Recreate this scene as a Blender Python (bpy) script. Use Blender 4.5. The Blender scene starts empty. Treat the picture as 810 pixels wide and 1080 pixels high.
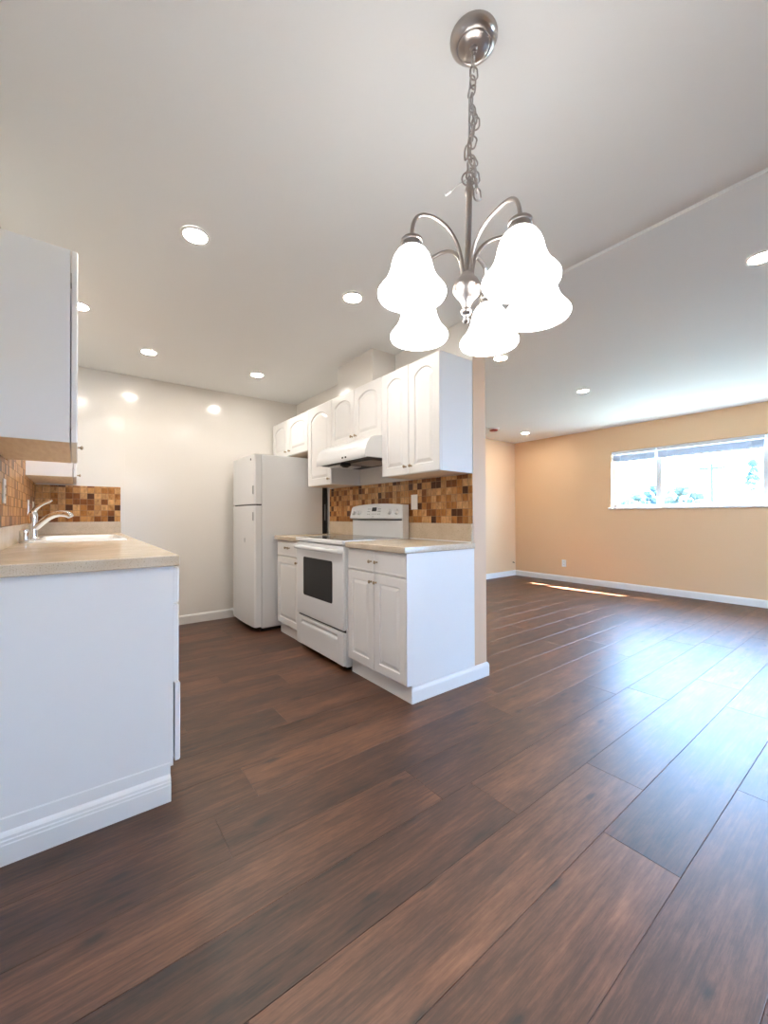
import bpy, bmesh, math, random
from mathutils import Vector, Matrix
random.seed(7)
S = bpy.context.scene
COL = S.collection
PI = math.pi

# ------------------------------------------------------------------ camera
yaw, pitch, roll = math.radians(37.3366), math.radians(0.5366), math.radians(-0.1824)
FW = Vector((math.sin(yaw)*math.cos(pitch), math.cos(yaw)*math.cos(pitch), math.sin(pitch)))
RI = Vector((math.cos(yaw), -math.sin(yaw), 0))
UP = RI.cross(FW)
r2 = math.cos(roll)*RI + math.sin(roll)*UP
u2 = math.cos(roll)*UP - math.sin(roll)*RI
cd = bpy.data.cameras.new('camera'); cam = bpy.data.objects.new('camera', cd); COL.objects.link(cam)
cd.sensor_fit = 'VERTICAL'; cd.sensor_height = 36; cd.sensor_width = 27
cd.lens = 425.47*36/1080; cd.clip_start = 0.02; cd.clip_end = 400
cam.matrix_world = Matrix(((r2.x, u2.x, -FW.x, 0), (r2.y, u2.y, -FW.y, 0), (r2.z, u2.z, -FW.z, 1.0968), (0, 0, 0, 1)))
S.camera = cam

# ------------------------------------------------------------------ world, sun, exposure
SKY = 42.0
DOWNLIGHT = 185.0
SHADE = 6.0
w = bpy.data.worlds.new('sky'); S.world = w; w.use_nodes = True
bgn = w.node_tree.nodes['Background']
bgn.inputs[0].default_value = (0.34, 0.60, 1.0, 1); bgn.inputs[1].default_value = SKY
sd = bpy.data.lights.new('sun', 'SUN'); sun = bpy.data.objects.new('sun', sd); COL.objects.link(sun)
sd.energy = 210; sd.angle = math.radians(0.5); sd.color = (1, 0.95, 0.88)
sun.rotation_euler = Vector((-0.4167, 0.79, -1.0)).to_track_quat('-Z', 'Y').to_euler()
sun.location = (9, -3, 8)

def portal(name, loc, rot, sx, sy):
    l = bpy.data.lights.new(name, 'AREA'); l.shape = 'RECTANGLE'; l.size = sx; l.size_y = sy
    l.cycles.is_portal = True
    o = bpy.data.objects.new(name, l); COL.objects.link(o); o.location = loc; o.rotation_euler = rot
portal('window_portal', (6.66, 1.62, 1.62), (0, PI/2, 0), 0.9, 2.35)      # daylight through the long window
portal('added_door_portal', (4.65, -2.80, 1.03), (-PI/2, 0, 0), 1.1, 2.1)        # daylight through the added, unseen patio door behind
S.view_settings.view_transform = 'Standard'; S.view_settings.look = 'None'
S.view_settings.exposure = 0.76; S.view_settings.gamma = 1.0; S.view_settings.use_curve_mapping = False
S.cycles.max_bounces = 10; S.cycles.diffuse_bounces = 6; S.cycles.glossy_bounces = 5
S.cycles.transparent_max_bounces = 12; S.cycles.sample_clamp_indirect = 6.0
S.cycles.caustics_reflective = False; S.cycles.caustics_refractive = False

# ------------------------------------------------------------------ materials
def mat(name, color, rough=0.5, metal=0.0, spec=0.5, emit=None, es=0.0, coat=0.0):
    m = bpy.data.materials.new(name); m.use_nodes = True
    b = m.node_tree.nodes['Principled BSDF']
    b.inputs['Base Color'].default_value = (*color, 1); b.inputs['Roughness'].default_value = rough
    b.inputs['Metallic'].default_value = metal; b.inputs['Specular IOR Level'].default_value = spec
    b.inputs['Coat Weight'].default_value = coat
    if emit: b.inputs['Emission Color'].default_value = (*emit, 1); b.inputs['Emission Strength'].default_value = es
    return m
class NT:
    def __init__(s, m): s.t = m.node_tree; s.b = s.t.nodes['Principled BSDF']
    def n(s, typ, **kw):
        x = s.t.nodes.new(typ)
        for k, v in kw.items(): setattr(x, k, v)
        return x
    def l(s, a, b): s.t.links.new(a, b)
    def math(s, op, a, b=None, c=None):
        x = s.n('ShaderNodeMath', operation=op)
        for i, v in enumerate((a, b, c)):
            if v is None: continue
            if isinstance(v, (int, float)): x.inputs[i].default_value = v
            else: s.l(v, x.inputs[i])
        return x.outputs[0]
    def ramp(s, fac, stops, interp='LINEAR'):
        x = s.n('ShaderNodeValToRGB'); r = x.color_ramp; r.interpolation = interp
        while len(r.elements) > 1: r.elements.remove(r.elements[-1])
        r.elements[0].position = stops[0][0]; r.elements[0].color = (*stops[0][1], 1)
        for p, c in stops[1:]:
            e = r.elements.new(p); e.color = (*c, 1)
        s.l(fac, x.inputs[0]); return x.outputs[0]
    def mix(s, fac, a, b, mode='MIX'):
        x = s.n('ShaderNodeMix', data_type='RGBA', blend_type=mode)
        for sock, v in ((x.inputs[0], fac), (x.inputs[6], a), (x.inputs[7], b)):
            if isinstance(v, (int, float)): sock.default_value = v
            elif isinstance(v, tuple): sock.default_value = (*v, 1)
            else: s.l(v, sock)
        return x.outputs[2]
    def noise(s, vec, scale, detail=3, rough=0.5):
        x = s.n('ShaderNodeTexNoise'); x.inputs['Scale'].default_value = scale
        x.inputs['Detail'].default_value = detail; x.inputs['Roughness'].default_value = rough
        s.l(vec, x.inputs['Vector']); return x.outputs['Fac']
    def coords(s): return s.n('ShaderNodeTexCoord').outputs['Object']
    def mapping(s, vec, scale):
        x = s.n('ShaderNodeMapping'); x.inputs['Scale'].default_value = scale; s.l(vec, x.inputs['Vector']); return x.outputs[0]
    def bump(s, h, strength, dist=0.002):
        x = s.n('ShaderNodeBump'); x.inputs['Strength'].default_value = strength; x.inputs['Distance'].default_value = dist
        s.l(h, x.inputs['Height']); s.l(x.outputs[0], s.b.inputs['Normal'])

def paint(name, color, rough, spec=0.4, bump=0.12, scale=140):
    m = mat(name, color, rough, spec=spec); t = NT(m); c = t.coords()
    t.bump(t.noise(c, scale, 2), bump, 0.001)
    big = t.noise(c, 1.3, 2)
    t.l(t.mix(big, tuple(v*0.975 for v in color), tuple(min(1, v*1.02) for v in color)), t.b.inputs['Base Color'])
    return m
M = {}
M['white_wall'] = paint('white semi gloss wall paint', (0.80, 0.77, 0.725), 0.16, 0.5, 0.05, 60)
M['ceiling'] = paint('matte ceiling paint', (0.82, 0.825, 0.815), 0.7, 0.2)
M['tan_wall'] = paint('tan wall paint', (0.735, 0.50, 0.298), 0.55, 0.3)
M['beige_wall'] = paint('beige wall end paint', (0.66, 0.46, 0.31), 0.5, 0.3)
M['trim'] = paint('white trim enamel', (0.80, 0.79, 0.77), 0.3, 0.5, 0.03)
M['cabinet'] = paint('white thermofoil cabinet', (0.79, 0.78, 0.765), 0.33, 0.45, 0.02)
M['cabinet_in'] = mat('grey cabinet gap', (0.25, 0.24, 0.23), 0.7)
M['enamel'] = paint('white appliance enamel', (0.79, 0.80, 0.81), 0.22, 0.5, 0.03, 400)
M['porcelain'] = mat('white sink enamel', (0.88, 0.88, 0.87), 0.1)
M['nickel'] = mat('brushed nickel', (0.44, 0.40, 0.375), 0.28, 1.0)
M['chrome'] = mat('polished chrome', (0.82, 0.83, 0.85), 0.07, 1.0)
M['bronze'] = mat('antique brass knob', (0.40, 0.31, 0.21), 0.32, 1.0)
M['black_glass'] = mat('black ceramic glass', (0.012, 0.012, 0.014), 0.06)
M['oven_glass'] = mat('smoked oven glass', (0.15, 0.16, 0.14), 0.08)
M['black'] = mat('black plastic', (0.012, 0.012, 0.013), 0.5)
M['grey'] = mat('grey plastic', (0.32, 0.33, 0.34), 0.4)
M['steel'] = mat('steel mesh filter', (0.45, 0.44, 0.42), 0.4, 1.0)
M['plate'] = mat('white switch plate plastic', (0.85, 0.85, 0.84), 0.3)
M['red'] = mat('dark red plastic', (0.22, 0.025, 0.015), 0.4)
M['blind'] = mat('white vinyl blind', (0.74, 0.75, 0.80), 0.45)
M['wire'] = mat('clear silver cord', (0.55, 0.55, 0.54), 0.3)
M['tag'] = mat('white wire nut', (0.85, 0.87, 0.88), 0.35)
M['lens'] = mat('lit downlight lens', (0.9, 0.9, 0.9), 0.4, emit=(1, 0.93, 0.84), es=DOWNLIGHT)
M['shade'] = mat('lit frosted white glass', (0.9, 0.9, 0.9), 0.25, emit=(1.0, 0.975, 0.95), es=SHADE)
M['bulb'] = mat('lit bulb', (0.9, 0.9, 0.9), 0.4, emit=(1.0, 0.95, 0.88), es=14)
M['concrete'] = mat('pale concrete patio', (0.5, 0.48, 0.45), 0.8)
M['lawn'] = paint('dry ground', (0.25, 0.26, 0.2), 0.9, 0.1, 0.3, 4)
M['pole'] = mat('weathered grey green pole', (0.025, 0.038, 0.036), 0.9, spec=0.1)
M['roofing'] = mat('pale roof shingle', (0.05, 0.055, 0.058), 0.9, spec=0.1)
M['stucco'] = mat('pale stucco', (0.4, 0.4, 0.4), 0.9, spec=0.1)
def leafy(name, a, b):
    m = mat(name, a, 0.8, spec=0.1); t = NT(m)
    t.l(t.mix(t.noise(t.coords(), 1.5, 4), a, b), t.b.inputs['Base Color']); return m
M['leaf'] = leafy('blue green foliage', (0.017, 0.036, 0.042), (0.026, 0.046, 0.052))
M['leaf2'] = leafy('pale green foliage', (0.030, 0.048, 0.046), (0.040, 0.06, 0.055))

def wood_under():
    m = mat('raw tan plywood', (0.5, 0.36, 0.24), 0.55, spec=0.3); t = NT(m)
    n = t.noise(t.mapping(t.coords(), (22, 3, 22)), 2.0, 4)
    t.l(t.ramp(n, [(0.3, (0.68, 0.53, 0.39)), (0.7, (0.80, 0.66, 0.51))]), t.b.inputs['Base Color']); return m
M['ply'] = wood_under()

def counter_mat():
    m = mat('beige speckled stone', (0.6, 0.5, 0.38), 0.22, spec=0.5); t = NT(m); c = t.coords()
    a = t.noise(c, 260, 2, 0.7); b = t.noise(c, 9, 4)
    base = t.ramp(b, [(0.3, (0.55, 0.45, 0.33)), (0.7, (0.66, 0.55, 0.42))])
    sp = t.ramp(a, [(0.30, (0.30, 0.22, 0.15)), (0.42, (1, 1, 1)), (0.6, (1, 1, 1)), (0.72, (1.0, 1.0, 1.0))])
    t.l(t.mix(0.75, base, sp, 'MULTIPLY'), t.b.inputs['Base Color']); return m
M['counter'] = counter_mat()

def tile_mat(name, ax, s=0.0512, o=(0.0, 0.0)):
    m = mat(name, (0.4, 0.2, 0.08), 0.38, spec=0.3); t = NT(m); c = t.coords()
    sep = t.n('ShaderNodeSeparateXYZ'); t.l(c, sep.inputs[0])
    u = t.math('DIVIDE', t.math('ADD', sep.outputs[ax], o[0]), s); v = t.math('DIVIDE', t.math('ADD', sep.outputs[2], o[1]), s)
    cm = t.n('ShaderNodeCombineXYZ'); t.l(t.math('FLOOR', u), cm.inputs[0]); t.l(t.math('FLOOR', v), cm.inputs[1])
    wn = t.n('ShaderNodeTexWhiteNoise', noise_dimensions='3D'); t.l(cm.outputs[0], wn.inputs['Vector'])
    base = t.ramp(wn.outputs['Value'], [(0.0, (0.075, 0.024, 0.007)), (0.12, (0.20, 0.066, 0.014)), (0.28, (0.36, 0.145, 0.035)),
                  (0.48, (0.47, 0.23, 0.075)), (0.72, (0.56, 0.31, 0.125)), (0.9, (0.46, 0.25, 0.10))], 'CONSTANT')
    # veins differ from tile to tile
    off = t.n('ShaderNodeVectorMath', operation='MULTIPLY_ADD'); t.l(wn.outputs['Color'], off.inputs[0])
    off.inputs[1].default_value = (9, 9, 9); t.l(c, off.inputs[2])
    ns = t.noise(t.mapping(off.outputs[0], (40, 40, 18)), 1.0, 4, 0.65)
    veined = t.mix(1.0, base, t.ramp(ns, [(0.28, (0.55, 0.48, 0.40)), (0.5, (1, 1, 1)), (0.75, (1.35, 1.3, 1.25))]), 'MULTIPLY')
    def edge(x):
        f = t.math('FRACT', x); return t.math('MINIMUM', f, t.math('SUBTRACT', 1.0, f))
    e = t.math('MINIMUM', edge(u), edge(v))
    g = t.math('LESS_THAN', e, 0.028)
    t.l(t.mix(g, veined, (0.30, 0.19, 0.11)), t.b.inputs['Base Color'])
    t.l(t.math('ADD', t.math('MULTIPLY', g, 0.4), 0.36), t.b.inputs['Roughness'])
    t.bump(t.math('SUBTRACT', 1.0, g), 0.3, 0.002)
    return m
M['tile_y'] = tile_mat('brown marble mosaic tile', 1)
M['tile_x'] = tile_mat('brown marble mosaic tile on end wall', 0)

def floor_mat():
    m = mat('dark walnut vinyl plank', (0.15, 0.08, 0.05), 0.36, spec=0.62); t = NT(m); c = t.coords()
    at = t.n('ShaderNodeAttribute', attribute_name='plank')
    sp = t.n('ShaderNodeSeparateColor'); t.l(at.outputs['Color'], sp.inputs[0])
    tone, rnd, edge = sp.outputs[0], sp.outputs[1], sp.outputs[2]
    off = t.n('ShaderNodeCombineXYZ'); t.l(t.math('MULTIPLY', rnd, 57.0), off.inputs[0]); t.l(t.math('MULTIPLY', rnd, 91.0), off.inputs[1])
    p = t.n('ShaderNodeVectorMath', operation='ADD'); t.l(c, p.inputs[0]); t.l(off.outputs[0], p.inputs[1]); p = p.outputs[0]
    broad = t.noise(t.mapping(p, (1.1, 7.5, 1)), 1.0, 3, 0.55)
    grain = t.noise(t.mapping(p, (5.0, 95, 1)), 1.0, 6, 0.7)
    blot = t.noise(t.mapping(p, (5.5, 20, 1)), 1.0, 8, 0.72)
    f = t.math('ADD', t.math('ADD', t.math('MULTIPLY', tone, 0.50), 0.05), t.math('ADD', t.math('MULTIPLY', t.math('SUBTRACT', broad, 0.5), 0.80),
        t.math('ADD', t.math('MULTIPLY', t.math('SUBTRACT', grain, 0.5), 0.95), t.math('MULTIPLY', t.math('SUBTRACT', blot, 0.5), 0.85))))
    col = t.ramp(t.math('ADD', f, 0.15), [(0.0, (0.020, 0.008, 0.004)), (0.3, (0.072, 0.029, 0.014)), (0.55, (0.145, 0.060, 0.029)), (0.8, (0.235, 0.106, 0.052)), (1.0, (0.34, 0.17, 0.088))])
    # knots: a few dark spots, drawn out along the plank
    vo = t.n('ShaderNodeTexVoronoi', voronoi_dimensions='2D'); vo.inputs['Scale'].default_value = 1.0
    t.l(t.mapping(p, (1.5, 4.0, 0.0)), vo.inputs['Vector'])
    kn = t.math('ADD', vo.outputs['Distance'], t.math('MULTIPLY', t.math('SUBTRACT', blot, 0.5), 0.12))
    knot = t.ramp(kn, [(0.015, (1, 1, 1)), (0.065, (0, 0, 0))])
    col = t.mix(t.math('MULTIPLY', knot, 0.92), col, (0.022, 0.012, 0.008))
    t.l(col, t.b.inputs['Base Color'])
    t.l(t.math('ADD', t.math('MULTIPLY', grain, 0.20), 0.315), t.b.inputs['Roughness'])
    t.bump(t.math('ADD', t.math('MULTIPLY', grain, 0.7), t.math('MULTIPLY', blot, 0.3)), 0.18, 0.0015)
    return m
M['floor'] = floor_mat()
M['joint'] = mat('brown plank joint', (0.09, 0.055, 0.038), 0.7)
def glass_mat():
    m = bpy.data.materials.new('clear window glass'); m.use_nodes = True; nt = m.node_tree
    nt.nodes.remove(nt.nodes['Principled BSDF']); out = nt.nodes['Material Output']
    tr = nt.nodes.new('ShaderNodeBsdfTransparent'); gl = nt.nodes.new('ShaderNodeBsdfGlossy'); gl.inputs['Roughness'].default_value = 0.02
    mx = nt.nodes.new('ShaderNodeMixShader'); mx.inputs[0].default_value = 0.05
    nt.links.new(tr.outputs[0], mx.inputs[1]); nt.links.new(gl.outputs[0], mx.inputs[2])
    nt.links.new(mx.outputs[0], out.inputs[0]); return m
M['glass'] = glass_mat()

# ------------------------------------------------------------------ mesh helpers (world coordinates)
def NB(): return bmesh.new()
def merge(bm, tmp, mi=0):
    for f in tmp.faces: f.material_index = mi
    me = bpy.data.meshes.new('t'); tmp.to_mesh(me); tmp.free(); bm.from_mesh(me); bpy.data.meshes.remove(me)
def box(bm, x0, x1, y0, y1, z0, z1, bev=0.0, seg=2, mi=0):
    t = bmesh.new(); bmesh.ops.create_cube(t, size=1)
    x0, x1 = sorted((x0, x1)); y0, y1 = sorted((y0, y1)); z0, z1 = sorted((z0, z1))
    for v in t.verts: v.co = Vector(((x0+x1)/2+v.co.x*(x1-x0), (y0+y1)/2+v.co.y*(y1-y0), (z0+z1)/2+v.co.z*(z1-z0)))
    if bev > 0:
        bmesh.ops.bevel(t, geom=list(t.edges), offset=min(bev, 0.45*min(x1-x0, y1-y0, z1-z0)), segments=seg, affect='EDGES', profile=0.6)
    merge(bm, t, mi)
def lathe(bm, prof, mtx=Matrix(), seg=28, mi=0):
    t = bmesh.new(); rings = []
    for r, z in prof:
        if r < 1e-6: rings.append([t.verts.new((0, 0, z))])
        else: rings.append([t.verts.new((r*math.cos(2*PI*i/seg), r*math.sin(2*PI*i/seg), z)) for i in range(seg)])
    for a, b in zip(rings, rings[1:]):
        for i in range(seg):
            j = (i+1) % seg
            q = [a[i % len(a)], a[j % len(a)], b[j % len(b)], b[i % len(b)]]
            q2 = []
            for v in q:
                if v not in q2: q2.append(v)
            if len(q2) > 2: t.faces.new(q2)
    bmesh.ops.transform(t, matrix=mtx, verts=t.verts); merge(bm, t, mi)
def tube(bm, pts, rad, seg=10, closed=False, mi=0, flat=1.0):
    t = bmesh.new(); pts = [Vector(p) for p in pts]; n = len(pts)
    rad = rad if isinstance(rad, (list, tuple)) else [rad]*n
    rings = []; prev = None
    for i, p in enumerate(pts):
        a = pts[(i-1) % n] if closed or i > 0 else p; b = pts[(i+1) % n] if closed or i < n-1 else p
        d = (b-a).normalized()
        if prev is None:
            h = Vector((0, 0, 1)) if abs(d.z) < 0.9 else Vector((1, 0, 0)); prev = (h - d*h.dot(d)).normalized()
        else: prev = (prev - d*prev.dot(d)).normalized()
        s = d.cross(prev)
        rings.append([t.verts.new(p + (prev*math.cos(2*PI*k/seg)*flat + s*math.sin(2*PI*k/seg))*rad[i]) for k in range(seg)])
    for i in range(n if closed else n-1):
        a, b = rings[i], rings[(i+1) % n]
        for k in range(seg): t.faces.new((a[k], a[(k+1) % seg], b[(k+1) % seg], b[k]))
    if not closed: t.faces.new(rings[0]); t.faces.new(rings[-1])
    merge(bm, t, mi)
def prism(bm, poly, axis, a, b, mi=0, bev=0.0):
    """polygon in the plane across axis (0: yz, 1: xz, 2: xy), extruded from a to b"""
    t = bmesh.new()
    def P(p, q): return {0: (q, p[0], p[1]), 1: (p[0], q, p[1]), 2: (p[0], p[1], q)}[axis]
    A = [t.verts.new(P(p, a)) for p in poly]; B = [t.verts.new(P(p, b)) for p in poly]
    t.faces.new(A); t.faces.new(B); n = len(poly)
    for i in range(n): t.faces.new((A[i], A[(i+1) % n], B[(i+1) % n], B[i]))
    if bev: bmesh.ops.bevel(t, geom=list(t.edges), offset=bev, segments=2, affect='EDGES')
    merge(bm, t, mi)
def along(p, d):
    """matrix taking +z to direction d at point p"""
    return Matrix.Translation(Vector(p)) @ Vector(d).to_track_quat('Z', 'Y').to_matrix().to_4x4()

def build(name, bm, m, parent=None, origin=None, smooth=False):
    bmesh.ops.recalc_face_normals(bm, faces=bm.faces)
    if origin is None:
        if parent is not None:
            p = parent; origin = Vector(p.location)
            if p.parent: origin = origin + Vector(p.parent.location)
            rel = Vector((0, 0, 0))
        else:
            xs = [v.co for v in bm.verts]
            origin = Vector(((min(c.x for c in xs)+max(c.x for c in xs))/2, (min(c.y for c in xs)+max(c.y for c in xs))/2, min(c.z for c in xs)))
            rel = origin
    else: origin = Vector(origin); rel = origin
    bmesh.ops.translate(bm, verts=bm.verts, vec=-origin)
    me = bpy.data.meshes.new(name); bm.to_mesh(me); bm.free()
    for x in (m if isinstance(m, (list, tuple)) else [m]): me.materials.append(x)
    if smooth:
        for p in me.polygons: p.use_smooth = True
        me.set_sharp_from_angle(angle=math.radians(38))
    o = bpy.data.objects.new(name, me); COL.objects.link(o); o.location = rel
    if parent: o.parent = parent
    return o
def tag(o, label, cat, group=None):
    o['label'] = label; o['category'] = cat
    if group: o['group'] = group
    return o
def thing(name, loc, label, cat, group=None):
    o = bpy.data.objects.new(name, None); o.empty_display_size = 0.1; COL.objects.link(o); o.location = loc
    return tag(o, label, cat, group)
def struct(name, bm, m, smooth=False, origin=(0, 0, 0)):
    o = build(name, bm, m, None, origin, smooth); o['kind'] = 'structure'; return o

# ------------------------------------------------------------------ the room
XL, XP, XQ, XR = -0.284, 2.115, 2.245, 6.44      # left wall, partition faces, window wall
YF, YK, YV = -2.6, 4.513, 4.451                  # front (behind the camera), kitchen end, living room end
YE = 1.786                                       # near end of the partition
ZK, ZV = 2.44, 2.424
# floor: planks running across the galley towards the window wall
bm = NB(); cl = bm.loops.layers.color.new('plank')
PW, Y0, PL = 0.2255, 1.112, 1.50
known = {0: 1.13, 1: 0.403, 2: 0.573, -1: 1.29, -3: 1.455, -4: 2.10, 7: 0.77, 6: 1.115, -2: 0.30, 3: 1.75, 4: 0.9, 5: 1.95}
tones = {(0, 0.4): 0.62, (0, 1.9): 0.30, (-1, 0.6): 0.26, (-1, 2.0): 0.62, (-2, 1.0): 0.70, (-3, 0.7): 0.66, (-3, 2.2): 0.30, (-4, 1.4): 0.55,
         (-4, 2.8): 0.35, (1, -0.3): 0.30, (1, 1.2): 0.42, (2, 0.0): 0.30, (2, 1.3): 0.68, (3, 1.0): 0.5, (-2, 2.5): 0.40, (-2, -0.5): 0.5, (-5, 1.5): 0.45}
def add_plank(x0, x1, y0, y1, tone, rnd):
    t = bmesh.new(); g = 0.0003; b = 0.0012; d = 0.0010
    lo = [(x0+g, y0+g), (x1-g, y0+g), (x1-g, y1-g), (x0+g, y1-g)]
    hi = [(x0+g+b, y0+g+b), (x1-g-b, y0+g+b), (x1-g-b, y1-g-b), (x0+g+b, y1-g-b)]
    A = [bm.verts.new((x, y, -d)) for x, y in lo]; B = [bm.verts.new((x, y, 0)) for x, y in hi]
    fs = [bm.faces.new(B)] + [bm.faces.new((A[i], A[(i+1) % 4], B[(i+1) % 4], B[i])) for i in range(4)]
    t.free()
    for f in fs:
        for l in f.loops: l[cl] = (tone, rnd, 0, 1)
rnd = random.Random(3)
for k in range(-17, 16):
    y0 = Y0+k*PW; y1 = y0+PW
    if y1 < YF or y0 > YK+0.1: continue
    off = known.get(k, rnd.uniform(0, PL))
    j = off
    while j > XL-0.1: j -= PL
    while j < XR+0.1:
        a, b = max(j, XL-0.1), min(j+PL, XR+0.1)
        if b-a > 0.01:
            tone = rnd.uniform(0.28, 0.72)
            for (kk, xx), tv in tones.items():
                if kk == k and a < xx < b: tone = tv
            add_plank(a, b, y0, min(y1, YK+0.12), tone, rnd.random())
        j += PL
box(bm, XL-0.1, XR+0.1, YF-0.1, YK+0.12, -0.12, -0.003, mi=1)
struct('floor', bm, [M['floor'], M['joint']])

def wall_with_hole(bm, axis, p0, p1, u0, u1, z0, z1, holes, mi=0):
    """slab across axis from p0 to p1, spanning u0..u1 and z0..z1, with rectangular holes (ua, ub, za, zb)"""
    us = sorted({u0, u1, *[h[0] for h in holes], *[h[1] for h in holes]})
    for a, b in zip(us, us[1:]):
        cuts = sorted([(h[2], h[3]) for h in holes if h[0] <= a and h[1] >= b]); z = z0
        segs = []
        for c, d in cuts: segs.append((z, c)); z = d
        segs.append((z, z1))
        for c, d in segs:
            if d-c > 1e-4:
                if axis == 0: box(bm, p0, p1, a, b, c, d, mi=mi)
                else: box(bm, a, b, p0, p1, c, d, mi=mi)
WY0, WY1, WZ0, WZ1 = 0.47, 2.765, 1.205, 2.05    # window opening
bm = NB(); wall_with_hole(bm, 0, XR, XR+0.15, YF-0.15, YV+0.15, 0, 2.55, [(WY0, WY1, WZ0, WZ1)])
struct('wall_right', bm, M['tan_wall'])
bm = NB(); box(bm, XQ, XR, YV, YV+0.15, 0, 2.55); struct('wall_living', bm, M['tan_wall'])
bm = NB(); box(bm, XL-0.15, XQ, YK, YK+0.15, 0, 2.55); struct('wall_kitchen', bm, M['white_wall'])
bm = NB(); box(bm, XL, 0.362, YK-0.006, YK, 0.1, ZK, 0.001); struct('trim_1', bm, M['white_wall'])
bm = NB(); box(bm, XL-0.15, XL, YF-0.15, YK, 0, 2.55); struct('wall_left', bm, M['white_wall'])
DX0, DX1, DZ = 4.1, 5.2, 2.06
bm = NB(); wall_with_hole(bm, 1, YF-0.15, YF, XL, XR, 0, 2.55, [(DX0, DX1, -0.01, DZ)]); struct('wall_front', bm, M['tan_wall'])
bm = NB(); box(bm, XP, XQ, YE, YK, 0, 2.5)
o = struct('wall_partition', bm, [M['white_wall'], M['beige_wall'], M['tan_wall']])
for p in o.data.polygons:
    if p.normal.y < -0.9: p.material_index = 1
    elif p.normal.x > 0.9: p.material_index = 2
bm = NB(); box(bm, XL-0.15, XP+0.008, YF-0.15, YK+0.15, ZK, 2.6); box(bm, XP+0.008, XR+0.15, YF-0.15, YK+0.15, ZV, 2.6)
struct('ceiling', bm, M['ceiling'])
bm = NB(); box(bm, 1.882, XP, 2.612, 3.150, 2.138, ZK); struct('wall_chase', bm, M['white_wall'])

# baseboards: profile (out, up) swept along straight pieces
BP = [(0, 0), (0.013, 0), (0.013, 0.070), (0.010, 0.082), (0.005, 0.090), (0.0, 0.092)]
def baseboard(name, pieces, prof=BP):
    bm = NB()
    for p0, p1, n, m0, m1 in pieces:     # m0, m1: mitre (+1 grows with depth, -1 shrinks)
        p0, p1, n = Vector((*p0, 0)), Vector((*p1, 0)), Vector((*n, 0)); d = (p1-p0).normalized()
        t = bmesh.new()
        A = [t.verts.new(p0 + n*o_ - d*o_*m0 + Vector((0, 0, z))) for o_, z in prof]
        B = [t.verts.new(p1 + n*o_ + d*o_*m1 + Vector((0, 0, z))) for o_, z in prof]
        t.faces.new(A); t.faces.new(B)
        for i in range(len(prof)):
            j = (i+1) % len(prof); t.faces.new((A[i], A[j], B[j], B[i]))
        merge(bm, t)
    return struct(name, bm, M['trim'])
baseboard('baseboard_right', [((XR, YF), (XR, YV), (-1, 0), -1, -1)])
baseboard('baseboard_living', [((XQ, YV), (XR, YV), (0, -1), -1, -1)])
baseboard('baseboard_kitchen', [((0.40, YK), (XP, YK), (0, -1), 0, 0)])
baseboard('baseboard_end', [((1.553, YE), (XQ, YE), (0, -1), 0, 1)])
baseboard('baseboard_partition', [((XQ, YE), (XQ, YV), (1, 0), 1, -1)])
# taller moulded plinth board along the end of the left cabinets
baseboard('baseboard_left', [((XL, 1.762), (0.294, 1.762), (0, -1), 0, 0)],
          [(0, 0), (0.020, 0), (0.020, 0.062), (0.0185, 0.066), (0.0185, 0.074), (0.016, 0.078), (0.015, 0.086), (0.010, 0.092), (0.003, 0.098), (0.003, 0.138), (0, 0.142)])

# ------------------------------------------------------------------ window in the living room wall
bm = NB(); box(bm, XR-0.020, XR+0.075, WY0-0.04, WY1+0.045, WZ0-0.022, WZ0+0.004, 0.004)
win = struct('window_1', bm, M['trim'], origin=(XR, WY0, WZ0))
def wpart(name, bm, m): return build(name, bm, m, win)
XG = XR+0.085
bm = NB()
box(bm, XG, XG+0.05, WY0, WY1, WZ0+0.004, WZ0+0.045, 0.003); box(bm, XG, XG+0.05, WY0, WY1, WZ1-0.045, WZ1, 0.003)
box(bm, XG, XG+0.05, WY0, WY0+0.04, WZ0, WZ1, 0.003); box(bm, XG, XG+0.05, WY1-0.04, WY1, WZ0, WZ1, 0.003)
box(bm, XG+0.052, XG+0.064, WY0, WY1, WZ0, WZ1-0.83, 0.0)
wpart('window_frame', bm, M['trim'])
MUL = (2.165, 1.045)
for my in MUL:
    bm = NB(); box(bm, XG-0.01, XG+0.05, my-0.035, my+0.035, WZ0+0.01, WZ1, 0.004); wpart('mullion', bm, M['trim'])
for a, b in ((WY0, MUL[1]), (MUL[1], MUL[0]), (MUL[0], WY1)):
    bm = NB(); box(bm, XG+0.022, XG+0.026, a+0.03, b-0.03, WZ0+0.04, WZ1-0.04); wpart('window_pane', bm, M['glass'])
# raised mini blinds: headrail, stacked slats, bottom rail
def blind(y0, y1, label, drop=1.89):
    t = thing('window_blind', (XR+0.04, (y0+y1)/2, drop), label, 'blind', 'raised blinds in the living room window')
    bm = NB(); box(bm, XR+0.004, XR+0.052, y0, y1, 2.004, 2.046, 0.003); build('headrail', bm, M['blind'], t)
    bm = NB(); z = 1.993
    while z > drop+0.022:
        box(bm, XR+0.010, XR+0.048, y0+0.006, y1-0.006, z-0.0022, z, 0); z -= 0.0052
    build('stacked_slats', bm, M['blind'], t)
    bm = NB(); box(bm, XR+0.012, XR+0.046, y0+0.006, y1-0.006, drop, drop+0.02, 0.004); build('bottom_rail', bm, M['blind'], t)
    for yy in (y0+0.12, y1-0.12):
        bm = NB(); tube(bm, [(XR+0.006, yy, 2.0), (XR+0.006, yy, drop)], 0.003, 6); build('ladder_cord', bm, M['tag'], t)
    return t
blind(MUL[0]+0.015, WY1-0.008, 'short white raised blind over the narrow left window pane')
blind(MUL[1]+0.005, MUL[0]-0.005, 'long white raised blind across the wide middle window pane')
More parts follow.
